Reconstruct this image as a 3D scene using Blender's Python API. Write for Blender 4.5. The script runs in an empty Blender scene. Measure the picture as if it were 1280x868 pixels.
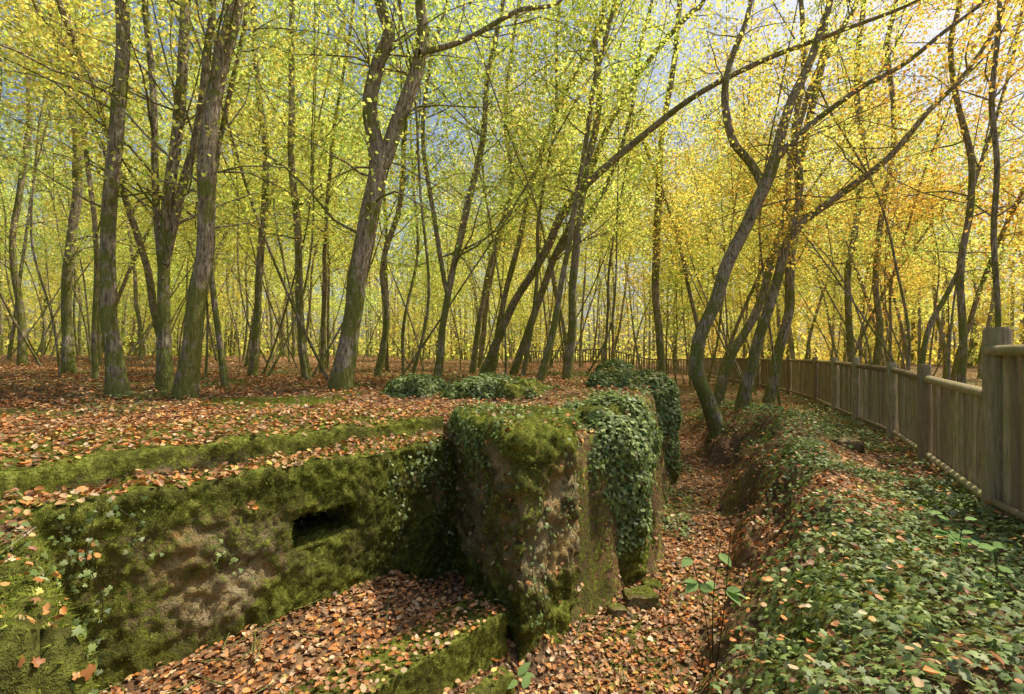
import bpy, bmesh, math, numpy as np
from mathutils import Vector
rng=np.random.default_rng(7)
scene=bpy.context.scene
F=600.0
def U(u,v,Y): return np.array([(u-640)/F*Y, Y, -(v-445)/F*Y])
# ---------------------------------------------------------------- noise
def _h(ix,iy,iz):
    ix=ix.astype(np.uint32);iy=iy.astype(np.uint32);iz=iz.astype(np.uint32)
    n=ix*np.uint32(374761393)+iy*np.uint32(668265263)+iz*np.uint32(2246822519)
    n=(n^(n>>np.uint32(13)))*np.uint32(1274126177)
    n=n^(n>>np.uint32(16))
    return n.astype(np.float64)/4294967295.0
def vn(p):
    p=np.asarray(p,float)+1000.0
    i=np.floor(p).astype(np.int64); f=p-i; f=f*f*(3-2*f)
    x,y,z=i[:,0],i[:,1],i[:,2]
    r=0
    for a in (0,1):
        for b in (0,1):
            for c in (0,1):
                w=(f[:,0] if a else 1-f[:,0])*(f[:,1] if b else 1-f[:,1])*(f[:,2] if c else 1-f[:,2])
                r=r+w*_h(x+a,y+b,z+c)
    return r
def fbm(p,s=1.0,o=4):
    p=np.asarray(p,float)*s; r=0;a=.5;t=0
    for k in range(o):
        r=r+a*vn(p+k*17.3); t+=a; a*=.5; p=p*2.03
    return r/t
def fbm2(x,y,s=1.0,o=4,off=0.0):
    x=np.asarray(x,float).ravel();y=np.asarray(y,float).ravel()
    return fbm(np.stack([x,y,np.full_like(x,off+.37)],1),s,o)
def ss(x,a,b):
    t=np.clip((x-a)/(b-a),0,1); return t*t*(3-2*t)
# ---------------------------------------------------------------- mesh building
class MB:
    def __init__(s): s.v=[];s.f=[];s.c=[];s.n=0
    def add(s,v,f,c=None):
        v=np.asarray(v,float).reshape(-1,3); f=np.asarray(f,int)
        s.v.append(v); s.f.append(f+s.n); s.n+=len(v)
        if c is not None: s.c.append(np.broadcast_to(c,(len(v),3)))
def make_mesh(name,mb,origin=(0,0,0),smooth=True):
    me=bpy.data.meshes.new(name)
    v=np.concatenate(mb.v)-np.asarray(origin)
    me.vertices.add(len(v)); me.vertices.foreach_set('co',v.astype(np.float32).ravel())
    loops=np.concatenate([f.ravel() for f in mb.f])
    tot=np.concatenate([np.full(len(f),f.shape[1]) for f in mb.f])
    st=np.concatenate([[0],np.cumsum(tot)[:-1]])
    me.loops.add(len(loops)); me.loops.foreach_set('vertex_index',loops.astype(np.int32))
    me.polygons.add(len(tot)); me.polygons.foreach_set('loop_start',st.astype(np.int32))
    me.polygons.foreach_set('use_smooth',np.full(len(tot),smooth))
    me.update(calc_edges=True)
    if mb.c:
        c=np.concatenate(mb.c); a=me.color_attributes.new('Col','FLOAT_COLOR','POINT')
        a.data.foreach_set('color',np.concatenate([c,np.ones((len(c),1))],1).astype(np.float32).ravel())
    me.validate()
    return me
def mkobj(name,me,mat=None,loc=(0,0,0),parent=None,label=None,cat=None,kind=None,group=None):
    o=bpy.data.objects.new(name,me)
    scene.collection.objects.link(o); o.location=tuple(loc)
    if parent is not None: o.parent=parent
    if mat is not None and me is not None and not me.materials: me.materials.append(mat)
    if label: o['label']=label
    if cat: o['category']=cat
    if kind: o['kind']=kind
    if group: o['group']=group
    return o
def tube(mb,pts,rad,sides=6,lump=0.0,cap=False,seed=0):
    pts=np.asarray(pts,float); rad=np.asarray(rad,float); n=len(pts)
    t=np.gradient(pts,axis=0); t/=np.linalg.norm(t,axis=1)[:,None]+1e-9
    ref=np.array([0.3,1,0.1]) if abs(t[:,2]).mean()>.6 else np.array([0.05,0.1,1])
    a=np.cross(t,ref); a/=np.linalg.norm(a,axis=1)[:,None]+1e-9
    b=np.cross(t,a)
    th=np.arange(sides)/sides*2*np.pi
    R=rad[:,None]*np.ones(sides)
    if lump>0:
        q=np.stack([np.repeat(pts[:,2],sides)*1.2+seed,np.tile(np.cos(th),n)*1.1,np.tile(np.sin(th),n)*1.1+seed*3],1)
        R=R*(1+lump*2*(fbm(q,1.0,3).reshape(n,sides)-.5))
    v=pts[:,None,:]+R[:,:,None]*(np.cos(th)[None,:,None]*a[:,None,:]+np.sin(th)[None,:,None]*b[:,None,:])
    i=np.arange(n-1)[:,None]*sides; j=np.arange(sides)[None,:]; k=(j+1)%sides
    f=np.stack([i+j,i+k,i+sides+k,i+sides+j],-1).reshape(-1,4)
    mb.add(v.reshape(-1,3),f)
    if cap:
        for ring,pt,sg in ((v[-1],pts[-1],1),(v[0],pts[0],-1)):
            vv=np.concatenate([ring,[pt]]); s=sides
            f=np.stack([np.arange(s),(np.arange(s)+1)%s,np.full(s,s)],1)
            mb.add(vv,f)
def spline(P,n):
    P=np.asarray(P,float); m=len(P)
    Q=np.concatenate([[2*P[0]-P[1]],P,[2*P[-1]-P[-2]]])
    t=np.linspace(0,m-1-1e-6,n); i=t.astype(int); f=(t-i)[:,None]
    a,b,c,d=Q[i],Q[i+1],Q[i+2],Q[i+3]
    return .5*((2*b)+(-a+c)*f+(2*a-5*b+4*c-d)*f**2+(-a+3*b-3*c+d)*f**3)
# leaf templates
T_IVY=(np.array([(0,0,0),(.3,-.15,-.03),(.5,.15,-.06),(.28,.35,0),(.38,.65,-.05),(.12,.68,0),(0,1,-.08),(-.12,.68,0),(-.38,.65,-.05),(-.28,.35,0),(-.5,.15,-.06),(-.3,-.15,-.03),(0,.35,.05)]),
       np.array([(i,(i+1)%12,12) for i in range(12)]))
T_LEAF=(np.array([(0,0,0),(0,.5,-.04),(0,1,.06),(.34,.25,.08),(.3,.72,.1),(-.34,.25,.1),(-.3,.72,.06)]),
        np.array([(0,3,1),(1,3,4),(1,4,2),(0,1,5),(1,6,5),(1,2,6)]))
T_DIA=(np.array([(0,0,0),(.34,.45,.06),(0,1,0),(-.34,.45,.06)]),np.array([(0,1,2,3)]))
T_BLADE=(np.array([(-.12,0,0),(.12,0,0),(.05,.25,1.0)]),np.array([(0,1,2)]))
def scatter(mb,T,P,N,S,C,curl=None):
    tv,tf=T; n=len(P)
    if n==0: return
    N=N/(np.linalg.norm(N,axis=1)[:,None]+1e-9)
    r=rng.normal(size=(n,3)); a=np.cross(N,r); a/=np.linalg.norm(a,axis=1)[:,None]+1e-9
    b=np.cross(N,a)
    z=tv[None,:,2]*(np.ones(n) if curl is None else curl)[:,None]
    v=P[:,None,:]+S[:,None,None]*(tv[None,:,0,None]*a[:,None,:]+tv[None,:,1,None]*b[:,None,:]+z[:,:,None]*N[:,None,:])
    f=(tf[None]+np.arange(n)[:,None,None]*len(tv)).reshape(-1,tf.shape[1])
    mb.add(v.reshape(-1,3),f,np.repeat(C,len(tv),axis=0))
# ---------------------------------------------------------------- materials
def newmat(name):
    m=bpy.data.materials.new(name); m.use_nodes=True; nt=m.node_tree; nt.nodes.clear()
    out=nt.nodes.new('ShaderNodeOutputMaterial'); return m,nt,out
def ramp(nt,src,stops):
    r=nt.nodes.new('ShaderNodeValToRGB'); e=r.color_ramp.elements
    while len(e)<len(stops): e.new(.5)
    for i,(p,c) in enumerate(stops):
        e[i].position=p; e[i].color=(*c,1) if len(c)==3 else c
    nt.links.new(src,r.inputs[0]); return r.outputs[0]
def noise(nt,vec,scale,detail=5,rough=.6):
    n=nt.nodes.new('ShaderNodeTexNoise'); n.inputs['Scale'].default_value=scale; n.inputs['Detail'].default_value=detail; n.inputs['Roughness'].default_value=rough
    nt.links.new(vec,n.inputs['Vector']); return n.outputs['Fac']
def mixc(nt,f,a,b,mode='MIX'):
    n=nt.nodes.new('ShaderNodeMix'); n.data_type='RGBA'; n.blend_type=mode
    for s,i in ((f,0),(a,6),(b,7)):
        if isinstance(s,(int,float)): n.inputs[i].default_value=s
        elif isinstance(s,tuple): n.inputs[i].default_value=(*s,1)
        else: nt.links.new(s,n.inputs[i])
    return n.outputs[2]
def math_(nt,op,a,b=0.0):
    n=nt.nodes.new('ShaderNodeMath'); n.operation=op
    for s,i in ((a,0),(b,1)):
        if isinstance(s,(int,float)): n.inputs[i].default_value=s
        else: nt.links.new(s,n.inputs[i])
    return n.outputs[0]
def diffuse(nt,out,col,bump=None,bs=.5,bd=.02):
    p=nt.nodes.new('ShaderNodeBsdfDiffuse'); nt.links.new(col,p.inputs[0]); 
    if bump is not None:
        b=nt.nodes.new('ShaderNodeBump'); b.inputs['Strength'].default_value=bs; b.inputs['Distance'].default_value=bd
        nt.links.new(bump,b.inputs['Height']); nt.links.new(b.outputs[0],p.inputs['Normal'])
    nt.links.new(p.outputs[0],out.inputs[0]); return p
def mat_leaf(name,trans=.5,rough=.5,gloss=0,tmul=(1.15,1.1,.6),tint=True):
    m,nt,out=newmat(name)
    a=nt.nodes.new('ShaderNodeAttribute'); a.attribute_name='Col'; c=a.outputs['Color']
    if tint:
        oi=nt.nodes.new('ShaderNodeObjectInfo'); c=mixc(nt,1.0,c,oi.outputs['Color'],'MULTIPLY')
    p=nt.nodes.new('ShaderNodeBsdfDiffuse'); nt.links.new(c,p.inputs[0]); sh=p.outputs[0]
    if trans>0:
        t=nt.nodes.new('ShaderNodeBsdfTranslucent'); c2=mixc(nt,1.0,c,tmul,'MULTIPLY'); nt.links.new(c2,t.inputs[0])
        mx=nt.nodes.new('ShaderNodeMixShader'); mx.inputs[0].default_value=trans
        nt.links.new(sh,mx.inputs[1]); nt.links.new(t.outputs[0],mx.inputs[2]); sh=mx.outputs[0]
    if gloss>0:
        g=nt.nodes.new('ShaderNodeBsdfGlossy'); g.inputs['Roughness'].default_value=rough; g.inputs[0].default_value=(1,1,1,1)
        mx=nt.nodes.new('ShaderNodeMixShader'); mx.inputs[0].default_value=gloss
        nt.links.new(sh,mx.inputs[1]); nt.links.new(g.outputs[0],mx.inputs[2]); sh=mx.outputs[0]
    nt.links.new(sh,out.inputs[0])
    return m
M_CROWN=mat_leaf('foliage',.68,.5,0,(1.24,1.14,.78))
M_LITTER=mat_leaf('leaf_litter',.12,.5,.02,(1.2,.8,.5),False)
M_IVY=mat_leaf('ivy_leaf',.18,.55,.025,(1.1,1.2,.5),False)
M_MOSS=mat_leaf('moss_tuft',.35,.9,0,(1,1.2,.5),False)
def mat_bark():
    m,nt,out=newmat('bark')
    tc=nt.nodes.new('ShaderNodeTexCoord'); mp=nt.nodes.new('ShaderNodeMapping'); mp.inputs['Scale'].default_value=(1,1,.16)
    nt.links.new(tc.outputs['Object'],mp.inputs[0])
    n1=noise(nt,mp.outputs[0],38,3,.7); n2=noise(nt,tc.outputs['Object'],2.2,2); n3=noise(nt,tc.outputs['Object'],14,3,.7)
    c=ramp(nt,n1,[(.32,(.08,.06,.04)),(.5,(.33,.265,.18)),(.68,(.58,.50,.37))])
    c=mixc(nt,ramp(nt,n3,[(.5,(0,0,0)),(.66,(.6,.6,.6))]),c,(.54,.49,.37))
    geo=nt.nodes.new('ShaderNodeSeparateXYZ'); nt.links.new(tc.outputs['Object'],geo.inputs[0])
    hz=nt.nodes.new('ShaderNodeMapRange'); nt.links.new(geo.outputs[2],hz.inputs[0]); hz.inputs[1].default_value=0; hz.inputs[2].default_value=2.8; hz.inputs[3].default_value=.26; hz.inputs[4].default_value=.02
    mf=math_(nt,'ADD',math_(nt,'ADD',n3,hz.outputs[0]),math_(nt,'MULTIPLY',math_(nt,'SUBTRACT',n2,.5),1.4))
    mfac=ramp(nt,mf,[(.57,(0,0,0)),(.67,(.9,.9,.9))])
    moss=mixc(nt,n1,(.08,.095,.018),(.33,.35,.08))
    c=mixc(nt,mfac,c,moss)
    diffuse(nt,out,c,n1,1.0,.05)
    return m
M_BARK=mat_bark()
def mat_moss_surface(name,kind):
    m,nt,out=newmat(name)
    tc=nt.nodes.new('ShaderNodeTexCoord'); V=tc.outputs['Object']
    a=nt.nodes.new('ShaderNodeAttribute'); a.attribute_name='moss'
    n1=noise(nt,V,3,4,.65); n2=noise(nt,V,24,5,.75)
    if kind=='concrete':
        n4=noise(nt,V,2.3,5,.8)
        c=ramp(nt,n2,[(.34,(.09,.07,.03)),(.46,(.36,.28,.14)),(.66,(.64,.54,.33))])
        c=mixc(nt,ramp(nt,n4,[(.48,(0,0,0)),(.58,(.8,.8,.8))]),c,(.42,.26,.08))
        c=mixc(nt,ramp(nt,n1,[(.46,(0,0,0)),(.56,(.85,.85,.85))]),c,(.10,.09,.035))
    else:
        vo=nt.nodes.new('ShaderNodeTexVoronoi'); vo.inputs['Scale'].default_value=26
        wv=nt.nodes.new('ShaderNodeVectorMath'); wv.operation='ADD'; nt.links.new(V,wv.inputs[0])
        nn=nt.nodes.new('ShaderNodeTexNoise'); nn.inputs['Scale'].default_value=12; nn.inputs['Detail'].default_value=1; nt.links.new(V,nn.inputs['Vector'])
        sc=nt.nodes.new('ShaderNodeVectorMath'); sc.operation='SCALE'; sc.inputs['Scale'].default_value=.06; nt.links.new(nn.outputs['Color'],sc.inputs[0]); nt.links.new(sc.outputs[0],wv.inputs[1])
        nt.links.new(wv.outputs[0],vo.inputs['Vector'])
        sp=nt.nodes.new('ShaderNodeSeparateColor'); nt.links.new(vo.outputs['Color'],sp.inputs[0])
        c=ramp(nt,sp.outputs[0],[(0,(.12,.07,.035)),(.35,(.26,.14,.065)),(.6,(.37,.205,.09)),(.85,(.46,.30,.15)),(1,(.20,.155,.06))])
        c=mixc(nt,ramp(nt,n1,[(.4,(.75,.75,.75)),(.6,(.15,.15,.15))]),c,(.16,.11,.065))
    mossc=ramp(nt,n2,[(.32,(.05,.055,.012)),(.5,(.18,.20,.032)),(.68,(.40,.42,.09))])
    mossc=mixc(nt,ramp(nt,n1,[(.4,(.75,.75,.75)),(.6,(0,0,0))]),mossc,(.09,.085,.027))
    f=math_(nt,'ADD',a.outputs['Fac'],math_(nt,'MULTIPLY',math_(nt,'SUBTRACT',n2,.5),1.9))
    f=ramp(nt,f,[(.34,(0,0,0)),(.56,(1,1,1))])
    c=mixc(nt,f,c,mossc)
    diffuse(nt,out,c,n2,1.0,.05)
    return m
M_CONC=mat_moss_surface('mossy_concrete','concrete')
M_GROUND=mat_moss_surface('forest_floor','ground')
def mat_wood():
    m,nt,out=newmat('weathered_wood')
    tc=nt.nodes.new('ShaderNodeTexCoord'); mp=nt.nodes.new('ShaderNodeMapping'); mp.inputs['Scale'].default_value=(1,1,.08)
    nt.links.new(tc.outputs['Object'],mp.inputs[0])
    n1=noise(nt,mp.outputs[0],60,4,.7); n2=noise(nt,tc.outputs['Object'],6,4); oi=nt.nodes.new('ShaderNodeObjectInfo')
    c=ramp(nt,n1,[(.3,(.15,.115,.065)),(.5,(.44,.355,.22)),(.75,(.62,.52,.35))])
    c=mixc(nt,ramp(nt,n2,[(.45,(0,0,0)),(.64,(.7,.7,.7))]),c,(.32,.33,.11))
    c=mixc(nt,math_(nt,'MULTIPLY',oi.outputs['Random'],.8),c,(.21,.16,.095))
    diffuse(nt,out,c,n1,.8,.012); return m
M_WOOD=mat_wood()
# ---------------------------------------------------------------- terrain
n_=np.array([.756,-.655]); d_=np.array([.655,.756])
def pt(sn,sd): return tuple(sn*n_+sd*d_)
FENCE=[(3.35,2.65),(3.74,3.7),(4.73,5.4),(5.7,7.1),(6.35,8.75),(7.0,10.3),(8.1,12.7),(9.0,15.5),(9.8,19),(10.3,23),(10.2,26.5),(8.3,29),(6,30.5),(3.5,31.5),(.5,32)]
def fdist(x,y):
    x=np.asarray(x,float);y=np.asarray(y,float); b=np.full(x.shape,9e9)
    for i in range(len(FENCE)-1):
        ax,ay=FENCE[i];bx,by=FENCE[i+1]; dx,dy=bx-ax,by-ay; t=np.clip(((x-ax)*dx+(y-ay)*dy)/(dx*dx+dy*dy),0,1)
        b=np.minimum(b,np.hypot(x-ax-t*dx,y-ay-t*dy))
    return b
TC=np.array([(-1.5,0.2,-1.85),(-.5,1.2,-1.9),(.0,1.9,-1.96),(.35,2.67,-1.98),(.85,3.4,-1.94),(1.5,4.1,-1.90),(1.85,4.9,-1.88),(2.15,5.8,-1.84),(2.6,6.8,-1.80),(2.85,7.6,-1.78),(3.05,9,-1.7),(3.4,11,-1.6),(4.0,13,-1.45),(5.2,20,-1.1),(8,40,-.85),(12,400,-.8)])
def trench(x,y):
    best=np.full(x.shape,1e9); sg=np.zeros(x.shape); zf=np.zeros(x.shape)
    for i in range(len(TC)-1):
        a=TC[i];b=TC[i+1]; dx,dy=b[0]-a[0],b[1]-a[1]; L2=dx*dx+dy*dy
        t=np.clip(((x-a[0])*dx+(y-a[1])*dy)/L2,0,1)
        px,py=a[0]+t*dx,a[1]+t*dy; dd=np.hypot(x-px,y-py)
        s=np.sign((x-a[0])*dy-(y-a[1])*dx)
        m=dd<best-1e-9
        best=np.where(m,dd,best); sg=np.where(m,s,sg); zf=np.where(m,a[2]+t*(b[2]-a[2]),zf)
    return best,sg,zf
def H(x,y):
    shp=np.shape(x); x=np.asarray(x,float).ravel(); y=np.asarray(y,float).ravel()
    d,s,zf=trench(x,y)
    sn=x*n_[0]+y*n_[1]; sd=x*d_[0]+y*d_[1]
    nz=fbm2(x,y,.8,4)-.5; nf=fbm2(x,y,5,3,3)-.5; nb=fbm2(x,y,.12,3,9)-.5
    Lb=-.66+.17*ss(y,4.2,7)+.035*np.clip(-x-4,0,12)+.14*nz+.06*nf+ .7*nb*ss(np.hypot(x,y),10,30)
    low=ss(sd,.18,.42)*(1-ss(sd,2.85,3.1))*ss(sn,-4.45,-4.3)
    pitz=np.where((sn<-2.1)&(sd<2.22),-1.65,np.where(sn<-1.83,-1.85,-1.98))+.03*nz
    mound=(1-ss(sd,.18,.42))*ss(sn,-3.6,-3.0)
    Lb=Lb-.10*mound+ .5*mound*(fbm2(x,y,3.4,4,14)-.5)
    low=np.maximum(low,ss(sn,-1.55,-1.2)*(1-ss(sd,2.4,2.7)))
    L=Lb*(1-low)+pitz*low
    bump=np.exp(-((x-3.6)**2/(2*1.15**2)+(y-7)**2/(2*2.2**2)))
    R=-1.46+.28*ss(d,.5,1.8)+.44*bump+.20*np.exp(-((x-2.4)**2/.6+(y-4.4)**2/1.4))+.22*nz+.08*nf+.6*nb*ss(np.hypot(x,y),18,40)+.25*ss(y,22,40)
    fd=fdist(x,y); fw=(1-ss(fd,.5,1.6))*(1-ss(y,20,26))
    R=R*(1-fw)+(-1.24+.05*nf)*fw
    zl=zf+(L-zf)*ss(d+.25*nf,.28,.50)
    nw=fbm2(x,y,1.6,3,77)-.5
    q=d+.3*nf+.7*nw
    zr=zf+(R-zf)*(.5*ss(q,.30,.70)+.5*ss(q,.42,1.2))
    z=np.where(s<0,zl,zr)
    z=z+.06*nf*(d<1.1)
    return z.reshape(shp)
def Hn(x,y,e=.03):
    gx=(H(x+e,y)-H(x-e,y))/(2*e); gy=(H(x,y+e)-H(x,y-e))/(2*e)
    n=np.stack([-gx,-gy,np.ones_like(gx)],1); return n/np.linalg.norm(n,axis=1)[:,None]
def axis(lo,hi,a,b,st,g=1.11):
    c=list(np.arange(a,b,st)); s=st; x=c[-1]
    while x<hi: s*=g; x+=s; c.append(x)
    s=st;x=a;l=[]
    while x>lo: s*=g; x-=s; l.append(x)
    return np.array(l[::-1]+c)
xs=axis(-400,400,-4.5,6,.04); ys=axis(-60,500,.6,9,.04)
X,Y=np.meshgrid(xs,ys); Z=H(X,Y)
mb=MB(); nx,ny=len(xs),len(ys)
i=np.arange(ny-1)[:,None]*nx+np.arange(nx-1)[None,:]
mb.add(np.stack([X,Y,Z],-1).reshape(-1,3),np.stack([i,i+1,i+1+nx,i+nx],-1).reshape(-1,4))
def ground_moss(x,y):
    sn=x*n_[0]+y*n_[1]; sd=x*d_[0]+y*d_[1]
    m=.14+1.5*(fbm2(x,y,1.2,4,5)-.42)
    mound=(1-ss(sd,.3,.6))*(y<4)*(x<0)
    m=m+.6*mound*ss(fbm2(x,y,2.5,3,8),.28,.5)
    m=m*(1-.5*ss(y,10,18))
    inpit=(sd>.5)&(sd<2.8)&(sn>-3.2)&(sn<-1.8)
    m=np.where(inpit,m-.5,m)
    return m
me=make_mesh('ground',mb)
at=me.attributes.new('moss','FLOAT','POINT'); at.data.foreach_set('value',ground_moss(X.ravel(),Y.ravel()).astype(np.float32))
mkobj('ground',me,M_GROUND,label='leaf strewn forest floor cut by a trench',cat='ground',kind='structure')
# ---------------------------------------------------------------- rough blocks
def prism(bm,poly,z0,z1):
    lo=[bm.verts.new((x,y,z0)) for x,y in poly]; hi=[bm.verts.new((x,y,z1)) for x,y in poly]
    k=len(poly); bm.faces.new(lo[::-1]); bm.faces.new(hi)
    for q in range(k): bm.faces.new((lo[q],lo[(q+1)%k],hi[(q+1)%k],hi[q]))
def ccw(p):
    a=sum(p[i][0]*p[(i+1)%len(p)][1]-p[(i+1)%len(p)][0]*p[i][1] for i in range(len(p)))
    return p if a>0 else p[::-1]
FOOT=[]
def rough(name,prisms,voxel=.022,amp=.06,sc=3.0,smooth=4,mossb=0.0,origin=None,topmoss=.6,fine=.4):
    bm=bmesh.new()
    for poly,z0,z1 in prisms: prism(bm,ccw(list(poly)),z0,z1)
    me=bpy.data.meshes.new('tmp'); bm.to_mesh(me); bm.free()
    o=bpy.data.objects.new('tmp',me); scene.collection.objects.link(o)
    r=o.modifiers.new('r','REMESH'); r.mode='VOXEL'; r.voxel_size=voxel
    s=o.modifiers.new('s','SMOOTH'); s.iterations=smooth; s.factor=.6
    dg=bpy.context.evaluated_depsgraph_get(); m2=bpy.data.meshes.new_from_object(o.evaluated_get(dg))
    bpy.data.objects.remove(o); 
    nv=len(m2.vertices); co=np.zeros(nv*3,np.float32); m2.vertices.foreach_get('co',co); co=co.reshape(-1,3).astype(float)
    no=np.zeros(nv*3,np.float32); m2.vertices.foreach_get('normal',no); no=no.reshape(-1,3).astype(float)
    dsp=amp*2*(fbm(co,sc,5)-.5)+amp*fine*2*(fbm(co,sc*6,3)-.5)
    co=co+no*dsp[:,None]
    zt=max(p[2] for p in prisms)
    moss=mossb+1.8*(fbm(co+5,1.9,4)-.42)+topmoss*np.clip(no[:,2],0,1)+.6*ss(co[:,2],zt-.25,zt-.02)+.4*(1-ss(co[:,2],-1.75,-1.3))
    if origin is None: origin=(co[:,0].mean(),co[:,1].mean(),co[:,2].min())
    origin=np.array(origin)
    m2.vertices.foreach_set('co',(co-origin).astype(np.float32).ravel())
    m2.name=name
    a=m2.attributes.new('moss','FLOAT','POINT'); a.data.foreach_set('value',moss.astype(np.float32))
    m2.polygons.foreach_set('use_smooth',np.ones(len(m2.polygons),bool)); m2.update()
    npoly=len(m2.polygons); cen=np.zeros(npoly*3,np.float32); m2.polygons.foreach_get('center',cen)
    pn=np.zeros(npoly*3,np.float32); m2.polygons.foreach_get('normal',pn); ar=np.zeros(npoly,np.float32); m2.polygons.foreach_get('area',ar)
    lp=np.zeros(npoly,np.int32); m2.polygons.foreach_get('loop_start',lp); vi=np.zeros(len(m2.loops),np.int32); m2.loops.foreach_get('vertex_index',vi)
    data=dict(c=cen.reshape(-1,3).astype(float)+origin,n=pn.reshape(-1,3).astype(float),a=ar.astype(float),m=moss[vi[lp]])
    for p in prisms: FOOT.append((np.array(p[0]),p[2]))
    m2.materials.clear()
    return m2,data,origin
def samp(D,n,w=None):
    p=D['a'].copy()
    if w is not None: p=p*w
    p=p/p.sum(); k=rng.choice(len(p),n,p=p)
    P=D['c'][k]+rng.normal(size=(n,3))*.012
    return P,D['n'][k],D['m'][k]
def rect(sn0,sn1,sd0,sd1): return [pt(sn0,sd0),pt(sn1,sd0),pt(sn1,sd1),pt(sn0,sd1)]
bunk_o=np.array([*pt(-3.3,1.5),-1.7])
bunker=mkobj('concrete_bunker',None,loc=bunk_o,label='ruined mossy concrete bunker with a dark firing slit beside the trench',cat='bunker')
def bpart(name,*a,**k):
    lab=k.pop('label',None)
    m,D,o=rough(name,*a,origin=bunk_o,**k)
    mkobj(name,m,M_CONC,loc=(0,0,0),parent=bunker,label=lab); return D
s0,s1,zt,zb=1.42,1.86,-1.05,-1.245
D_wall=bpart('wall',[(rect(-3.5,-3.07,.1,s0),-1.95,-.72),(rect(-3.5,-3.07,s1,2.95),-1.95,-.72),(rect(-3.5,-3.07,s0-.05,s1+.05),zt,-.72),(rect(-3.5,-3.07,s0-.05,s1+.05),-1.95,zb)],voxel=.018,amp=.055,sc=3.2,smooth=2,mossb=.46,fine=.6,label='front wall with a narrow firing slit')
D_roof=bpart('roof_slab',[(rect(-5.0,-3.46,-1.6,3.0),-.82,-.57)],voxel=.03,amp=.07,sc=2.8,smooth=3,mossb=.2)
D_block=bpart('corner_block',[([(-.52,4.2),(.05,2.98),(.44,3.42),(.60,4.5),(-.3,5.0)],-2.2,-.5)],voxel=.022,amp=.10,sc=3.0,smooth=4,mossb=.20,fine=.6,label='massive weathered corner block draped in moss')
D_st1=bpart('step',[(rect(-2.30,-1.99,-.2,2.25),-2.1,-1.60)],voxel=.016,amp=.028,sc=4,smooth=2,mossb=.25,topmoss=.3)
D_st2=bpart('step',[(rect(-1.86,-1.76,-.2,2.05),-2.3,-1.79)],voxel=.016,amp=.02,smooth=1,mossb=.3)
tw=[]
def shrink(poly,k):
    c=np.mean(np.array(poly),0); return [tuple(c+(np.array(p)-c)*k) for p in poly]
for lab,poly,top in (('trench wall smothered in glossy ivy beside the bunker',[(.62,3.88),(1.12,4.1),(1.36,4.8),(1.5,5.5),(1.0,5.9),(.35,4.9)],-.50),
                 ('rounded trench wall overgrown with ivy and leaves',[(1.6,6.5),(2.3,6.8),(2.5,7.8),(2.6,8.8),(1.6,8.6),(1.1,7.3)],-.29),
                 ('low ivy covered wall along the trench',[(2.0,9.8),(2.65,10),(2.9,12),(2.1,12)],-.20),
                 ('low ivy covered concrete hump on leaf litter',[(-1.0,6.0),(.3,5.9),(.7,6.8),(-.6,7.3)],-.32),
                 ('small mossy concrete lump with ivy',[(-1.75,6.2),(-1.0,6.1),(-.95,6.9),(-1.75,6.9)],-.38)):
    m,D,o=rough('trench_wall',[(poly,-2.0,top-.20),(shrink(poly,.88),-1.5,top-.08),(shrink(poly,.68),-1.5,top)],voxel=.035,amp=.19,sc=2.2,smooth=12,mossb=.1)
    mkobj('trench_wall',m,M_CONC,loc=o,label=lab,cat='trench wall',group='overgrown walls along the trench'); tw.append(D)
for (x,y,r) in ((.98,3.72,.12),(.80,3.60,.08),(1.15,3.95,.07),(4.3,6.2,.16)):
    z=float(H(np.array([x]),np.array([y]))[0])
    m,D,o=rough('stone',[([(x-r,y-r*.8),(x+r*1.2,y-r*.7),(x+r*.8,y+r),(x-r,y+r*.7)],z-.1,z+r*.7)],voxel=.014,amp=.05,sc=7,smooth=3,mossb=-.6,topmoss=.1)
    mkobj('stone',m,M_CONC,loc=o,label='rough pale stone lying among leaves',cat='stone',group='loose stones in the trench'); FOOT.pop()
# ---------------------------------------------------------------- ground scatter
def inpoly(x,y,poly):
    r=np.zeros(len(x),bool); k=len(poly)
    for a in range(k):
        x1,y1=poly[a];x2,y2=poly[(a+1)%k]
        if y1==y2: continue
        r^=((y1>y)!=(y2>y))&(x<(x2-x1)*(y-y1)/(y2-y1)+x1)
    return r
def free(x,y):
    ok=np.ones(len(x),bool); z=H(x,y)
    for f,t in FOOT: ok&=~(inpoly(x,y,f)&(z<t-.03))
    return ok
def litter_cols(n):
    pal=np.array([(.64,.30,.10),(.53,.22,.07),(.41,.20,.09),(.68,.41,.18),(.28,.15,.07),(.74,.55,.33),(.54,.36,.19),(.77,.55,.13),(.68,.26,.06)])
    c=pal[rng.choice(len(pal),n,p=[.16,.16,.17,.11,.16,.07,.09,.03,.05])]
    return c*rng.uniform(.5,1.15,(n,1))
def ivy_cols(n):
    pal=np.array([(.15,.215,.05),(.20,.27,.07),(.28,.35,.11),(.095,.14,.03),(.34,.39,.12),(.30,.34,.17)])
    return pal[rng.choice(len(pal),n,p=[.25,.27,.2,.12,.08,.08])]*rng.uniform(.6,1.25,(n,1))
def ivymask(x,y):
    d,s,zf=trench(x,y)
    q=fbm2(x,y,1.0,4,21)
    right=(s>0)*ss(d,.5,1.0)*ss(q+.15*(1-ss(y,2.5,4.0))+.05,.41,.53)
    left=(s<0)*ss(fbm2(x,y,.7,3,33),.56,.66)*(y>4.8)*.7
    return np.clip(right+left,0,1)
ml=MB(); mi=MB()
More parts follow.
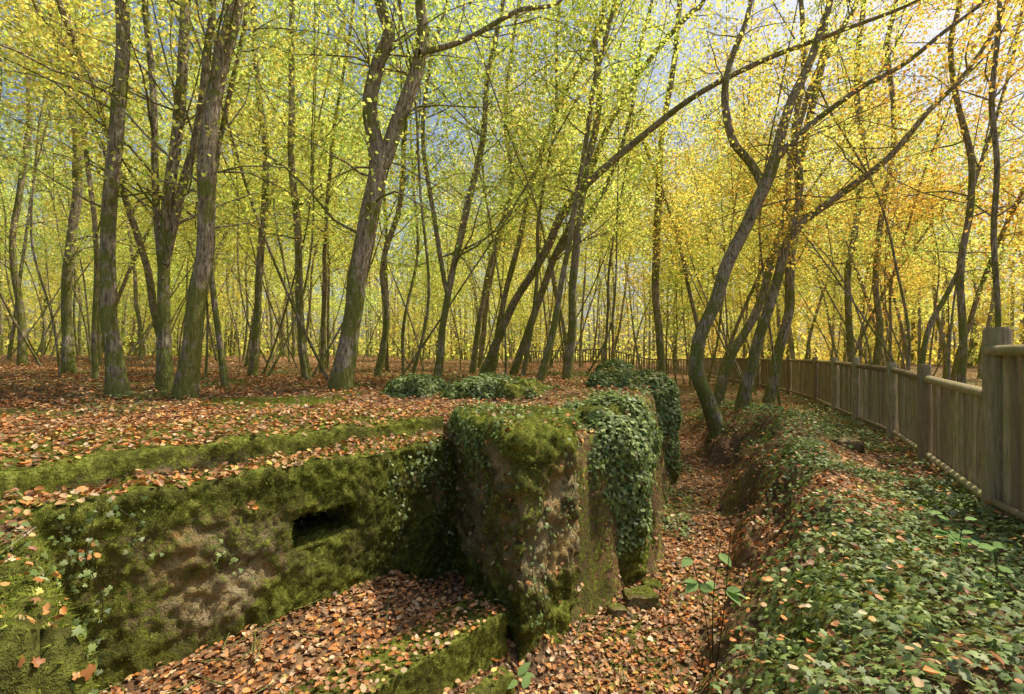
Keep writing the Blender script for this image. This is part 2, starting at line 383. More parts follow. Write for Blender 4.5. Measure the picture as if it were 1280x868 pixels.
for (x0,x1,y0,y1,nl,ni,sz) in ((-6.8,4.8,1.0,5.5,80000,70000,1.0),(-13,12,5.5,12,76000,54000,1.12),(-28,28,12,32,40000,16000,1.8)):
    x=rng.uniform(x0,x1,nl);y=rng.uniform(y0,y1,nl); k=(np.abs(x)<1.2*y+.5)&free(x,y); x,y=x[k],y[k]
    im=ivymask(x,y); gm=ground_moss(x,y); mound=(x*d_[0]+y*d_[1]<.35)&(y<3)&(x<0); nn_=Hn(x,y); dd,sg,_=trench(x,y)
    pit=((x*d_[0]+y*d_[1]>.3)&(x*d_[0]+y*d_[1]<2.9)&(x*n_[0]+y*n_[1]>-3.3)&(x<.8))|(dd<.6)
    k=rng.random(len(x))<(1-.88*im)*np.where(pit,1,1-.75*ss(gm,.3,.55))*(1-.1*mound)*(.35+.65*ss(nn_[:,2],.45,.75))*np.where(pit,1,.5+.6*ss(fbm2(x,y,1.7,3,55),.35,.6)); x,y=x[k],y[k]; mound=mound[k]
    n=nn_[k]+rng.normal(size=(len(x),3))*.4+np.array([0,0,.3]); P=np.stack([x,y,H(x,y)+rng.uniform(.003,.03,len(x))*sz],1)
    S=rng.uniform(.018,.047,len(x))*sz*np.where(mound,.75,1)
    h=rng.random(len(x))<.72
    scatter(ml,T_LEAF,P[h],n[h],S[h],litter_cols(h.sum()),rng.uniform(-1.5,3.5,h.sum()))
    scatter(ml,T_IVY,P[~h],n[~h],S[~h]*1.1,litter_cols((~h).sum())*1.1,rng.uniform(-2.5,3.5,(~h).sum()))
    x=rng.uniform(max(x0,-6),x1,ni);y=rng.uniform(y0,y1,ni); k=(np.abs(x)<1.2*y+.5)&free(x,y); x,y=x[k],y[k]
    k=rng.random(len(x))<ivymask(x,y); x,y=x[k],y[k]
    n=Hn(x,y)+rng.normal(size=(len(x),3))*.38; P=np.stack([x,y,H(x,y)+rng.uniform(.02,.10,len(x))],1)
    scatter(mi,T_IVY,P,n,rng.uniform(.018,.048,len(x))*sz,ivy_cols(len(x)),rng.uniform(.3,1.6,len(x)))
    ks=(rng.random(len(x))<.03); xx,yy=x[ks],y[ks]
    scatter(ml,T_LEAF,np.stack([xx,yy,H(xx,yy)+.12],1),rng.normal(size=(ks.sum(),3))*.25+[0,0,1],rng.uniform(.03,.055,ks.sum())*sz,litter_cols(ks.sum())*1.2,rng.uniform(-1,3,ks.sum()))
x=rng.uniform(-2.4,-.9,7000);y=rng.uniform(1.0,2.4,7000); sdq=x*d_[0]+y*d_[1]; k=rng.random(7000)<np.exp(-((sdq-.3)/.15)**2)*ss(fbm2(x,y,3,3,41),.33,.48)
x,y=x[k],y[k]; scatter(mi,T_IVY,np.stack([x,y,H(x,y)+.03],1),Hn(x,y)+rng.normal(size=(len(x),3))*.3,rng.uniform(.018,.036,len(x)),ivy_cols(len(x)))
for D,nn in ((D_wall,1300),(D_roof,5600),(D_block,420),(D_st1,900),(D_st2,60),(tw[0],260),(tw[1],1900),(tw[2],300),(tw[3],260)):
    P,n,m=samp(D,nn,np.clip(D['n'][:,2]-.6,0,1)*(1.1-ss(D['m'],.3,1.2))*(D['c'][:,2]>-1.0 if D is D_wall else 1)+1e-9)
    scatter(ml,T_LEAF,P+[0,0,.02],n+rng.normal(size=n.shape)*.3,rng.uniform(.02,.047,nn),litter_cols(nn),rng.uniform(-1,3,nn))
mkobj('fallen_leaves',make_mesh('fallen_leaves',ml),M_LITTER,label='russet and orange fallen leaves covering the ground',cat='leaves',kind='stuff')
tk=MB()
for q in range(520):
    y=1.5+7*rng.random()**1.3; x=rng.uniform(-1.1,.9)*y
    if not free(np.array([x]),np.array([y]))[0]: continue
    a=rng.uniform(0,6.28); L=rng.uniform(.08,.4); P=[]
    for t in (0,.35,.7,1):
        xx=x+math.cos(a)*L*t+rng.normal()*.01; yy=y+math.sin(a)*L*t+rng.normal()*.01; P.append((xx,yy,float(H(np.array([xx]),np.array([yy]))[0])+.035))
    tube(tk,P,[.005,.004,.003,.0015],4)
mkobj('twigs',make_mesh('twigs',tk),M_BARK,label='thin dry twigs lying on the leaf litter',cat='twigs',kind='stuff')
for D,nn in tuple((t,int(2900*t['a'].sum()**.8)) for t in tw):
    w=ss(D['c'][:,2],-1.75,-1.3)*ss(fbm(D['c']+3,1.6,3)+.06,.38,.5)*(1-.85*ss(D['n'][:,2],.5,.85)*(D is tw[1]))+.02
    P,n,m=samp(D,nn,w); n=n+rng.normal(size=n.shape)*.33+np.array([0,0,.3])
    scatter(mi,T_IVY,P+n*.02,n,rng.uniform(.02,.046,nn),ivy_cols(nn),rng.uniform(.3,1.6,nn))
w=ss(fbm(D_block['c']+8,2.4,3),.46,.56)*ss(D_block['c'][:,2],-1.3,-.75)*(1-.6*np.clip(D_block['n'][:,2],0,1))*(1+2.5*(D_block['c'][:,0]<.05))+.008
P,n,m=samp(D_block,2700,w); n=n+rng.normal(size=n.shape)*.3+np.array([0,0,.3])
scatter(mi,T_IVY,P+n*.02,n,rng.uniform(.016,.036,len(P)),ivy_cols(len(P)))
w=ss(fbm(D_wall['c']+2,2.6,3),.50,.6)*np.clip(D_wall['n'][:,:2]@n_,0,1)*(D_wall['c'][:,:2]@d_>1.95)+1e-7
P,n,m=samp(D_wall,480,w); n=n+rng.normal(size=n.shape)*.3+np.array([0,0,.3])
scatter(mi,T_IVY,P+n*.02,n,rng.uniform(.016,.034,len(P)),ivy_cols(len(P)))
mkobj('ivy_ground_cover',make_mesh('ivy_ground_cover',mi),M_IVY,label='dense dark green ivy carpeting bank and walls',cat='ivy',kind='stuff')
def strand(sn,sd,z,L,drift):
    k=int(L/.02)+3; t=np.linspace(0,1,k)
    sdv=sd+drift*t+.03*np.sin(t*9+sd*20); zz=z-L*t
    off=.035+.015*np.sin(t*7)
    P=np.stack([(sn+off)*n_[0]+sdv*d_[0],(sn+off)*n_[1]+sdv*d_[1],zz],1)
    mb=MB(); tube(mb,P,np.full(k,.0025),4); mb.c=[np.tile((.06,.04,.02),(mb.n,1))]
    q=np.repeat(P,2,0); q=q[rng.random(len(q))<.55]; q=q+rng.normal(size=q.shape)*.028
    nn=np.tile(np.array([n_[0],n_[1],.4]),(len(q),1))+rng.normal(size=q.shape)*.45
    scatter(mb,T_IVY,q,nn,rng.uniform(.015,.034,len(q)),ivy_cols(len(q))*.85)
    o=(P[0,0],P[0,1],P[-1,2])
    mkobj('ivy_vine',make_mesh('ivy_vine',mb,o),M_IVY,loc=o,label='thin trailing ivy strand hanging down the concrete wall',cat='ivy',group='ivy strands on the bunker wall')
for a in ((-3.06,.55,-.75,.3,.08),(-3.06,.42,-.7,.8,.02),(-3.06,.95,-1.1,.22,.18),(-3.06,2.1,-.72,.5,.1),(-3.06,2.25,-.72,.75,-.08),(-3.06,2.5,-.75,.62,.05),(-3.06,2.65,-.7,.8,0.02),(-1.85,2.42,-.9,.85,.03),(-1.86,2.7,-.6,.6,.05),(-1.87,2.3,-1.1,.7,.08),(-3.06,.3,-.75,.9,.05),(-3.06,2.38,-.72,.35,.1)):
    strand(*a)
# moss tufts
mm=MB()
def moss_cols(n):
    pal=np.array([(.22,.26,.035),(.33,.37,.06),(.46,.50,.10),(.12,.14,.025),(.54,.54,.13)])
    return pal[rng.choice(5,n,p=[.3,.28,.18,.17,.07])]*rng.uniform(.7,1.2,(n,1))
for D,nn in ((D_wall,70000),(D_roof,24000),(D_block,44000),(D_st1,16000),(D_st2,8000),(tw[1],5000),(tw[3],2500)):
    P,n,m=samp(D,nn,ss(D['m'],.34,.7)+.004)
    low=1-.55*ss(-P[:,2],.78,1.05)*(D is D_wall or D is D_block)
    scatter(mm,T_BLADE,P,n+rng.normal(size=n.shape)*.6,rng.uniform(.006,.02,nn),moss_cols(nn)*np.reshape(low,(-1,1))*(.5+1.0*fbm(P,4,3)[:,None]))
x=rng.uniform(-3.8,0,170000);y=rng.uniform(1,7,170000); k=(np.abs(x)<1.15*y+.3)&free(x,y)&(ground_moss(x,y)>.36); x,y=x[k],y[k]
scatter(mm,T_BLADE,np.stack([x,y,H(x,y)],1),Hn(x,y)+rng.normal(size=(len(x),3))*.6,rng.uniform(.008,.028,len(x)),moss_cols(len(x))*(.5+1.0*fbm2(x,y,4,3)[:,None]))
mkobj('moss',make_mesh('moss',mm,smooth=False),M_MOSS,label='bright green moss cushions on concrete and soil',cat='moss',kind='stuff')
# ---------------------------------------------------------------- trees
def leafcols(n,clump):
    pal=np.array([(.64,.73,.21),(.80,.82,.25),(.93,.86,.30),(.92,.76,.25),(.49,.64,.16)])
    c=pal[rng.choice(5,n,p=[.27,.30,.23,.09,.11])]
    return np.clip(c*clump[:,None]*rng.uniform(.8,1.12,(n,1)),0,.95)
def build_tree(chains,zs,nbr,nleaf,lsz,blen,spray=.28,sides=10,seed=0,subs=4,flare=1.35,keep=None):
    tb=MB(); tw_=[]
    for ci,(P,r) in enumerate(chains):
        P=np.asarray(P,float); n=max(14,len(P)*5)
        Q=spline(P,n); R=np.interp(np.linspace(0,len(P)-1,n),np.arange(len(P)),r)
        if ci==0:
            hh=Q[:,2]-Q[0,2]; R=R*(1+(flare-1)*np.exp(-np.clip(hh,0,9)/.25))
        w=np.stack([fbm(np.stack([Q[:,2]*.9+seed,np.full(n,ci*5.+a),np.full(n,seed*2.)],1),1,2)-.5 for a in (0,9)],1)
        Q[1:,:2]+= (w*R[:,None]*1.9)[1:]
        tube(tb,Q,R,sides if ci==0 else 8,.16,seed=seed+ci)
        cand=np.where((Q[:,2]>zs))[0]
        if len(cand)<2: continue
        nb=max(2,int(nbr*(len(cand)/n if ci else 1)*(1 if ci==0 else .8)))
        for b in range(nb):
            k=int(rng.integers(cand[0],cand[-1]+1)); fr=(k-cand[0])/max(1,len(cand))
            L=blen*rng.uniform(.5,1.15)*(1-.5*fr); az=rng.uniform(0,2*np.pi); el=rng.uniform(.15,.95)
            r0=min(R[k]*.42,.005+L*.006)
            dv=np.array([math.cos(az)*math.cos(el),math.sin(az)*math.cos(el),math.sin(el)])
            pts=[Q[k]]
            for s in range(6):
                dv=dv+rng.normal(size=3)*.18+np.array([0,0,-.02]); dv/=np.linalg.norm(dv); pts.append(pts[-1]+dv*L/6)
            pts=np.array(pts); tube(tb,pts,np.linspace(r0,.003,7),4)
            br=rng.uniform(.7,1.25)
            for q in pts[2:]: tw_.append((q,br))
            for sb in range(subs):
                kk=int(rng.integers(1,6)); l2=L*rng.uniform(.25,.5); dv2=dv+rng.normal(size=3)*.8; dv2[2]*=.5; dv2/=np.linalg.norm(dv2)
                p2=[pts[kk]]
                for s in range(3): dv2=dv2+rng.normal(size=3)*.2; dv2/=np.linalg.norm(dv2); p2.append(p2[-1]+dv2*l2/3)
                tube(tb,np.array(p2),np.linspace(max(.003,r0*.3),.0015,4),3)
                b2=br*rng.uniform(.8,1.2)
                for q in p2[1:]: tw_.append((q,b2)); tw_.append((q,b2))
    cb=MB()
    if nleaf and tw_:
        T=np.array([q for q,_ in tw_]); B=np.array([b for _,b in tw_])
        k=rng.integers(0,len(T),nleaf)
        P=T[k]+rng.normal(size=(nleaf,3))*np.array([spray,spray,spray*.4])
        if keep is not None:
            m=rng.random(nleaf)<keep(P); P=P[m];k=k[m]
        nleaf=len(P)
        N=rng.normal(size=(nleaf,3))*.8+np.array([0,0,.7])
        scatter(cb,T_DIA,P,N,rng.uniform(.6,1.3,nleaf)*lsz,leafcols(nleaf,B[k]),rng.uniform(-1,2,nleaf))
    return tb,cb
TINT={'y':(1.0,.94,.85,1),'g':(.78,.97,.9,1),'yg':(.90,.99,.9,1),'o':(1.05,.66,.5,1),'a':(1.05,.84,.6,1)}
COLN={'y':'yellow','g':'green','yg':'yellow green','o':'orange','a':'golden'}
occupied=[]
def put_tree(tb,cb,base,tint,label,group='woodland trees'):
    e=mkobj('tree',None,loc=base,label=label,cat='tree',group=group)
    mkobj('trunk',make_mesh('trunk',tb,base),M_BARK,parent=e)
    if cb.n: 
        c=mkobj('crown',make_mesh('crown',cb,base),M_CROWN,parent=e); c.color=TINT[tint]
    return e
def hkeep(P): return np.where(P[:,2]<.80*P[:,1]+.6,1.0,.0)
def hero(pix,Y0,tint,label,forks=(),dy=0.0,nbr=20,nleaf=5600,zs=1.7,blen=2.5,ext=4.0,lsz=.061,flare=1.35):
    def conv(px,Ya,Yb):
        n=len(px); P=[];R=[]
        for i,(u,v,w) in enumerate(px):
            Yi=Ya+(Yb-Ya)*i/max(1,n-1); P.append(U(u,v,Yi)); R.append(w*.79/math.sqrt(1+((u-640)/F)**2)/2/F*Yi)
        return np.array(P),np.array(R)
    P,R=conv(pix,Y0,Y0+dy)
    g=float(H(P[:1,0],P[:1,1])[0]); base=np.array([P[0,0],P[0,1],g]); P[0,2]=g-.15
    def extend(P,R,L):
        d=P[-1]-P[-2]; d/=np.linalg.norm(d); d=d*.6+np.array([0,0,.5]); q=P[-1];E=[];r=R[-1];ER=[]
        for i in range(3):
            dd=d+rng.normal(size=3)*.12; q=q+dd*L/3; E.append(q); ER.append(r*(1-.3*(i+1)))
        return np.concatenate([P,E]),np.concatenate([R,ER])
    P,R=extend(P,R,ext); ch=[(P,R)]
    for fk in forks:
        y=Y0+dy*fk[1]; p,r=conv(fk[0],y,y+fk[2]); p,r=extend(p,r,ext*.6); ch.append((p,r))
    tb,cb=build_tree(ch,zs,nbr,nleaf,lsz,blen,seed=len(occupied)*3.1,flare=flare,keep=hkeep)
    occupied.append((base[0],base[1]))
    put_tree(tb,cb,base,tint,label)
hero([(157,492,40),(150,440,30),(138,370,28),(136,290,27),(143,200,26),(148,100,25),(152,0,23)],6.0,'yg','stout straight trunk with mossy foot beside the bunker',nleaf=3200)
hero([(228,492,40),(238,430,32),(250,340,31),(258,250,30),(264,160,29),(276,70,27),(290,0,25)],6.1,'yg','thick bare grey trunk rising from mossy roots',nleaf=3200)
hero([(203,486,30),(205,400,22),(206,300,20),(214,230,20),(226,120,19),(234,0,17)],6.5,'y','dark slender trunk in a close clump',forks=(([(207,330,15),(232,220,15),(248,150,14),(262,60,13),(268,0,11)],.3,-.1),([(204,350,12),(196,250,13),(192,120,12),(182,0,11)],.3,.3)),nleaf=3200)
hero([(88,466,24),(84,400,19),(88,320,17),(97,230,17),(92,150,16),(72,60,15),(62,0,14)],9.5,'yg','curved woodland tree with bare lower trunk')
hero([(116,478,12),(120,400,9),(121,300,9),(108,200,9),(96,100,9),(84,0,8)],8,'y','thin young stem beside larger trunks')
hero([(434,486,38),(438,420,31),(450,340,30),(462,270,30),(470,205,29),(462,140,24),(474,80,22),(488,40,20),(476,0,18)],7.0,'yg','big forked trunk with ivy on its bark',forks=(([(470,210,26),(492,150,24),(512,100,23),(526,50,21),(522,0,18)],.4,.2),([(524,65,11),(556,58,9),(590,45,8),(650,12,7),(700,2,5)],.6,.4)),nleaf=4200)
hero([(384,474,15),(378,400,13),(372,300,12),(366,180,11),(364,80,10),(366,0,9)],9.8,'g','slim upright trunk with grey bark')
hero([(318,472,16),(322,400,12),(326,300,12),(332,200,11),(322,100,11),(318,0,10)],10.5,'yg','slim trunk leaning slightly')
hero([(282,488,14),(272,420,11),(266,360,10),(262,280,10),(275,180,9),(300,60,8),(310,0,8)],6.9,'y','thin crooked stem in a clump',nleaf=3400)
hero([(548,476,13),(553,420,11),(565,340,11),(585,260,11),(602,190,10),(608,120,9),(622,40,8),(630,0,7)],9.5,'g','leaning dark stem in coppice clump',forks=(([(560,370,8),(545,280,8),(530,180,7),(536,90,6),(560,0,5)],.3,.3),))
hero([(602,468,14),(640,390,13),(672,330,13),(700,275,13),(733,235,12),(790,180,11),(860,125,10),(950,78,9),(1050,40,8),(1150,0,6)],11.5,'yg','long slender trunk arching far over the trench',dy=-3.5,ext=2.5,zs=2.0,blen=1.6,nleaf=2400)
hero([(640,466,12),(668,390,11),(694,320,11),(726,245,11),(752,175,10),(800,90,9),(860,20,8),(880,0,7)],12,'yg','slender stem arching from a coppice stool',dy=-2,forks=(([(694,320,8),(735,270,8),(765,215,7),(790,140,6),(800,60,6),(815,0,5)],.4,-.5),))
hero([(612,467,10),(630,380,9),(652,290,9),(672,210,8),(700,130,8),(745,50,7),(775,0,6)],12.4,'g','slender leaning coppice stem',dy=-1)
hero([(590,467,10),(604,380,8),(620,300,8),(640,230,8),(632,150,7),(640,60,6),(650,0,6)],12.6,'y','slender leaning coppice stem')
hero([(674,474,12),(694,400,10),(706,330,9),(718,270,9),(730,190,8),(745,100,8),(770,0,7)],9.2,'yg','thin stem bending gently to one side')
hero([(710,472,15),(714,380,13),(722,290,13),(733,210,12),(748,120,10),(742,50,9),(755,0,8)],9.8,'g','dark upright trunk at the edge of the trench')
hero([(826,468,14),(822,400,12),(820,320,12),(824,240,11),(830,160,10),(842,80,9),(850,0,8)],13,'y','tall straight trunk with dark bark',dy=0,nleaf=4000)
hero([(898,527,34),(878,497,25),(866,462,24),(876,420,23),(898,375,22),(916,325,22),(940,275,22),(958,232,22),(968,200,19),(984,140,16),(1008,90,14),(1030,30,12),(1040,0,11)],8.4,'y','crooked mossy tree bending out over the trench bank',forks=(([(955,238,16),(938,205,14),(915,175,13),(906,135,12),(912,80,10),(935,20,8)],.4,.3),([(966,205,12),(1010,160,11),(1075,110,10),(1130,80,9),(1180,40,8),(1230,0,7)],.4,-.8)),nbr=18,nleaf=3000,blen=2.0,flare=1.15)
hero([(930,505,24),(940,460,19),(952,410,18),(972,345,17),(990,290,16),(1040,250,14),(1090,215,13),(1118,190,12),(1160,140,11),(1200,100,9),(1240,40,8)],9.4,'y','leaning tree with a long limb stretching sideways',dy=-1.2,forks=(([(990,290,12),(1000,230,11),(992,160,10),(1004,90,9),(1000,0,8)],.4,.4),),nbr=16,nleaf=3200)
hero([(897,478,20),(912,452,15),(940,400,14),(965,330,14),(978,280,13),(985,210,12),(1010,120,10),(1050,40,9),(1070,0,8)],11,'yg','curved slender tree by the fence',nleaf=4200)
hero([(962,490,20),(975,430,17),(985,370,16),(994,300,16),(1000,240,15),(1010,150,13),(1030,60,11),(1040,0,10)],11,'g','mossy trunk leaning beside the trench',nleaf=4200)
hero([(1066,470,15),(1062,400,12),(1060,330,12),(1072,260,12),(1080,180,11),(1070,100,10),(1080,0,9)],13,'y','slim trunk behind the wooden fence')
hero([(1098,472,14),(1098,400,12),(1096,340,11),(1104,260,10),(1118,160,9),(1110,60,9),(1120,0,8)],13.5,'o','slim trunk with orange foliage behind the fence')
hero([(1205,500,18),(1203,420,14),(1200,340,13),(1212,270,12),(1215,200,12),(1200,140,11),(1190,60,10),(1200,0,9)],9,'a','ivy flecked trunk behind the fence',nleaf=6000)
hero([(1250,540,14),(1247,420,11),(1244,320,11),(1243,200,11),(1238,130,10),(1246,60,9),(1250,0,9)],7.2,'o','thin straight tree with orange leaves beyond the fence',nleaf=6000,blen=2.6)
hero([(1142,480,12),(1158,420,10),(1182,370,9),(1204,325,9),(1212,260,8),(1235,180,7),(1262,90,7),(1280,0,6)],10.5,'g','thin stem leaning strongly beside the fence')
hero([(30,470,18),(28,400,14),(18,330,13),(22,250,12),(36,150,12),(30,60,11),(20,0,10)],11,'y','slim curved tree in leaf litter')
hero([(470,474,12),(484,400,10),(478,330,9),(500,250,9),(505,170,8),(520,60,8),(530,0,7)],11,'g','thin wavy stem near a large trunk')
# generic templates
def gen_template(h,r,zs,nbr,nl,lsz,blen,seed,lean,spray,wob=.07,keep=None):
    P=[np.array([0,0,-.2])]; d=np.array([lean[0],lean[1],1.])
    k=7
    for i in range(k):
        d=d+np.array([rng.normal()*wob,rng.normal()*wob,.05]); d/=np.linalg.norm(d); P.append(P[-1]+d*h/k)
    R=np.linspace(r,r*.25,k+1); ch=[(np.array(P),R)]
    if rng.random()<.5:
        j=3; q=[P[j]]; d=np.array([rng.normal()*.4,rng.normal()*.4,1.])
        for i in range(3): d=d+rng.normal(size=3)*.06; d/=np.linalg.norm(d); q.append(q[-1]+d*h*.16)
        ch.append((np.array(q),np.linspace(R[j]*.7,R[j]*.25,4)))
    return build_tree(ch,zs,nbr,nl,lsz,blen,sides=8,seed=seed,spray=spray,keep=keep,subs=3)
def mk(n,f):
    out=[]
    for s in range(n):
        tb,cb=f(s); m1=make_mesh('trunk',tb); m2=make_mesh('crown',cb); m1.materials.append(M_BARK); m2.materials.append(M_CROWN); out.append((m1,m2))
    return out
far=mk(7,lambda s:gen_template(rng.uniform(13,18),rng.uniform(.06,.11),rng.uniform(2,4.5),22,4700,.125,2.8,100+s,rng.normal(size=2)*.1,.40,.09))
near=mk(7,lambda s:gen_template(rng.uniform(12,15),rng.uniform(.04,.075),rng.uniform(2,4),24,6400,.08,2.7,140+s,rng.normal(size=2)*.13,.36,.10,keep=lambda P:np.where(P[:,2]<9.5,1,.05)))
thin=mk(7,lambda s:gen_template(rng.uniform(8,11),rng.uniform(.018,.032),2.5,12,1500,.066,1.6,170+s,rng.normal(size=2)*.2,.3,.12,keep=lambda P:np.where(P[:,2]<7.5,1,.1)))
young=mk(6,lambda s:gen_template(rng.uniform(4.5,7.5),rng.uniform(.018,.03),.8,18,2100,.095,1.8,200+s,rng.normal(size=2)*.12,.36))
def place(tlist,n,ymin,ymax,md,name,cat,group,lab,smin,smax,xcap=1.12,pw=.8,xr=None):
    c=0;tries=0
    while c<n and tries<20000:
        tries+=1
        y=ymin+(ymax-ymin)*rng.random()**pw; x=rng.uniform(-1,1)*(xcap*y+1)
        if xr and x>xr*y: continue
        if any((x-a)**2+(y-b)**2<md*md for a,b in occupied): continue
        if float(fdist(x,y))<.5: continue
        dd,sg,_=trench(np.array([x]),np.array([y]))
        if dd[0]<1.0 and y<20: continue
        z=float(H(np.array([x]),np.array([y]))[0])
        az=x/y; p=rng.random()
        if az>.35: t='o' if p<.15 else ('a' if p<.33 else ('y' if p<.66 else 'yg'))
        elif az>.0: t='a' if p<.10 else ('y' if p<.42 else ('yg' if p<.8 else 'g'))
        else: t='y' if p<.35 else ('yg' if p<.75 else 'g')
        m1,m2=tlist[int(rng.integers(len(tlist)))]
        e=mkobj(name,None,loc=(x,y,z),label=lab.format(COLN[t]),cat=cat,group=group)
        s=rng.uniform(smin,smax); e.scale=(s,s,s*rng.uniform(.9,1.1)); e.rotation_euler=(rng.normal()*.03,rng.normal()*.03,rng.uniform(0,6.28))
        mkobj('trunk',m1,parent=e); b=mkobj('crown',m2,parent=e); b.color=TINT[t]
        occupied.append((x,y)); c+=1
place(near,44,9.5,20,1.25,'tree','tree','woodland trees','slender woodland tree with {} autumn leaves',.85,1.15,xr=.95)
place(thin,90,7.5,22,.5,'tree','tree','woodland trees','thin leaning stem with sparse {} leaves',.9,1.2,xr=.95)
place(far,95,20,52,1.5,'tree','tree','woodland trees','tall woodland tree with {} autumn leaves',.85,1.2)
place(young,65,14,40,.9,'young_tree','young tree','understorey saplings','thin young tree with {} leaves on the forest floor',.7,1.3)
# distant woodland
db=MB(); dl=MB()
n=420; ang=rng.uniform(-1.0,1.0,n); rr=rng.uniform(50,95,n)
for a,r in zip(ang,rr):
    x=r*math.sin(a);y=r*math.cos(a);z=float(H(np.array([x]),np.array([y]))[0]); hh=rng.uniform(12,18)
    tube(db,[(x,y,z-.3),(x+rng.normal()*.4,y,z+hh*.5),(x+rng.normal()*1.2,y,z+hh)],[.14,.1,.03],5)
nl=95000
k=rng.integers(0,n,nl); P=np.stack([rr[k]*np.sin(ang[k])+rng.normal(size=nl)*2.2,rr[k]*np.cos(ang[k])+rng.normal(size=nl)*2.2,-.6+17.0*rng.random(nl)**1.6],1)
cl=fbm(P,.35,3); keep=rng.random(nl)<ss(cl,.34,.56)+.2; P=P[keep]; nl=len(P)
scatter(dl,T_DIA,P,rng.normal(size=(nl,3)),rng.uniform(.32,.55,nl),leafcols(nl,.7+.6*fbm(P+50,.3,2))*np.where(P[:,:1]/P[:,1:2]>.3,np.array([[1.03,.92,.85]]),np.array([[.97,.97,1.0]])))
mkobj('distant_woodland',make_mesh('distant_woodland',dl),M_CROWN,label='far-off autumn woodland foliage of yellow and green',cat='woodland',kind='stuff')
mkobj('distant_trunks',make_mesh('distant_trunks',db),M_BARK,label='far-off thin trunks standing in the wood',cat='woodland',kind='stuff')
# ---------------------------------------------------------------- fence
fo=np.array([3.74,3.7,-1.15])
fence=mkobj('wooden_fence',None,loc=fo,label='weathered wooden paling fence of round posts and half-round pales',cat='fence')
def hz(x,y): return float(H(np.array([x]),np.array([y]))[0])
for i,(x,y) in enumerate(FENCE):
    g=hz(x,y); top={0:.1,1:.22,2:-.10,3:-.09}.get(i,-.03); r=.088 if i==1 else .066
    if i>10: top=g+1.0
    j=min(i,len(FENCE)-2); u=np.array(FENCE[j+1])-np.array(FENCE[j]); u/=np.linalg.norm(u); nr=np.array([-u[1],u[0]])
    if nr@np.array([x,y])>0: nr=-nr
    if i!=1: x,y=x+nr[0]*.07,y+nr[1]*.07
    P=[(0,0,g-.2-fo[2]),(0,0,g-fo[2]),(0.004,0,(g+top)/2-fo[2]),(0,0,top-.03-fo[2]),(0,0,top-fo[2])]
    mb=MB(); tube(mb,P,[r,r,r*.98,r*.96,r*.8],16,.06,cap=True,seed=i)
    mkobj('post',make_mesh('post',mb),M_WOOD,loc=(x-fo[0],y-fo[1],0),parent=fence)
mb=MB(); tube(mb,[(0,0,0),(0,0,.5),(0,0,.975),(0,0,1)],[.036,.036,.034,.024],8,.06,cap=True)
pm=make_mesh('pale',mb); pm.materials.append(M_WOOD)
rest=MB(); cnt=0
def rz(i,p): 
    if i==0: return .04
    if i>=10: return hz(*p)+.85
    return float(np.interp(p[1],[3.7,5.4,7.1,10.3,23,27],[-.30,-.26,-.21,-.15,-.13,-.13]))
for i in range(len(FENCE)-1):
    a=np.array(FENCE[i]);b=np.array(FENCE[i+1]); L=np.linalg.norm(b-a); u=(b-a)/L; nrm=np.array([-u[1],u[0]])
    if nrm@a>0: nrm=-nrm
    rz0=rz(i,a);rz1=rz(i,b)
    p0=a+nrm*.05;p1=b+nrm*.05
    for (q0,q1,rr_,sd_) in ((rz0,rz1,.042,i),(hz(*a)+.12,hz(*b)+.12,.03,i+9)):
        mb=MB(); tube(mb,[(*(p0+(p1-p0)*t),q0+(q1-q0)*t) for t in np.linspace(0,1,7)],[rr_]*7,10,.08,cap=True,seed=sd_)
        mb.v=[v-fo for v in mb.v]; mkobj('rail',make_mesh('rail',mb),M_WOOD,parent=fence)
    k=int(L/(.105 if i==0 else .16))
    for j in range(1,k):
        q=a+u*(L*j/k+rng.normal()*.005)-nrm*.03; g=hz(*q); tp=rz0+(rz1-rz0)*j/k-.005+rng.normal()*.008
        if cnt<100:
            o=bpy.data.objects.new('pale',pm); scene.collection.objects.link(o); o.parent=fence; o.location=(q[0]-fo[0],q[1]-fo[1],g-.06-fo[2]); o.scale=(1.15 if i==0 else 1,1.15 if i==0 else 1,tp-g+.06); o.rotation_euler=(rng.normal()*.012,rng.normal()*.012,rng.uniform(0,6)); cnt+=1
        else: tube(rest,[(q[0]-fo[0],q[1]-fo[1],g-.06-fo[2]),(q[0]-fo[0],q[1]-fo[1],tp-fo[2])],[.037,.034],6,cap=True)
mkobj('pale',make_mesh('pale_row',rest),M_WOOD,parent=fence,kind='stuff')
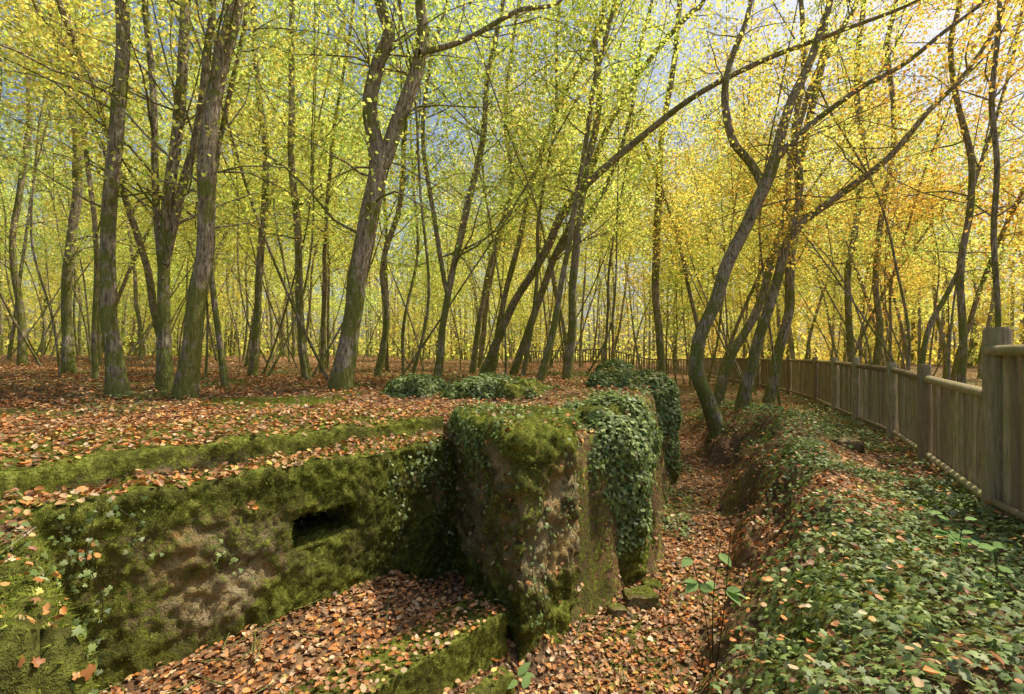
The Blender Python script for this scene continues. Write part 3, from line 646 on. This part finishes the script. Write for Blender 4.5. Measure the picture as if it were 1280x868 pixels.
# ---------------------------------------------------------------- little seedlings
T_BROAD=(np.array([(0,0,0),(0,.33,-.02),(0,.66,-.02),(0,1,-.12),(.2,.2,.05),(.27,.5,.05),(.15,.8,0),(-.2,.2,.05),(-.27,.5,.05),(-.15,.8,0)]),
         np.array([(0,4,1),(1,4,5),(1,5,2),(2,5,6),(2,6,3),(0,1,7),(1,8,7),(1,2,8),(2,9,8),(2,3,9)]))
for (u,v,Y,k) in ((885,660,2.6,7),(1215,650,2.7,10),(1250,690,2.5,7),(665,860,2.6,3)):
    tip=U(u,v,Y); g=hz(tip[0],tip[1]); base=np.array([tip[0]+.05,tip[1]+.05,g]); mb=MB()
    L=[]
    for s in range(3):
        e=tip+rng.normal(size=3)*[.12,.12,.05]; P=spline([base-[0,0,.03],base*.5+e*.5+rng.normal(size=3)*.03,e],8); tube(mb,P,np.linspace(.004,.0015,8),5)
        for j in range(max(2,k//3+1)): L.append(P[int(rng.integers(4,8))])
    mb.c=[np.tile((.08,.07,.03),(mb.n,1))]
    L=np.array(L); scatter(mb,T_BROAD,L,np.tile([0,-.25,1.],(len(L),1))+rng.normal(size=L.shape)*.25,rng.uniform(.07,.11,len(L)),np.tile((.26,.38,.13),(len(L),1))*rng.uniform(.8,1.2,(len(L),1)))
    mkobj('woodland_seedling',make_mesh('woodland_seedling',mb,base),M_MOSS,loc=base,label='small seedling with broad pale green leaves among ivy',cat='seedling',group='seedlings on the bank')
# ---------------------------------------------------------------- light, camera
az=math.radians(68); el=math.radians(57)
w=bpy.data.worlds.new('World'); scene.world=w; w.use_nodes=True; nt=w.node_tree
sky=nt.nodes.new('ShaderNodeTexSky'); sky.sky_type='NISHITA'; sky.sun_disc=False; sky.sun_elevation=el; sky.sun_rotation=az
sky.dust_density=4.5; sky.air_density=1.2
bg=nt.nodes['Background']; bg.inputs[1].default_value=.15; nt.links.new(sky.outputs[0],bg.inputs[0])
sl=bpy.data.lights.new('sun','SUN'); sl.energy=5; sl.angle=math.radians(.5); sl.color=(1,.93,.80)
so=bpy.data.objects.new('sun',sl); scene.collection.objects.link(so)
sd=Vector((math.sin(az)*math.cos(el),math.cos(az)*math.cos(el),math.sin(el))); so.rotation_euler=(-sd).to_track_quat('-Z','Y').to_euler(); so.location=sd*30
cam=bpy.data.cameras.new('camera'); cam.lens=36*F/1280; cam.sensor_width=36; cam.clip_end=2000; cam.clip_start=.05; cam.shift_y=11/1280
co=bpy.data.objects.new('camera',cam); scene.collection.objects.link(co); co.rotation_euler=(math.radians(90),0,0); scene.camera=co
scene.view_settings.view_transform='Standard'; scene.view_settings.look='None'; scene.view_settings.exposure=0
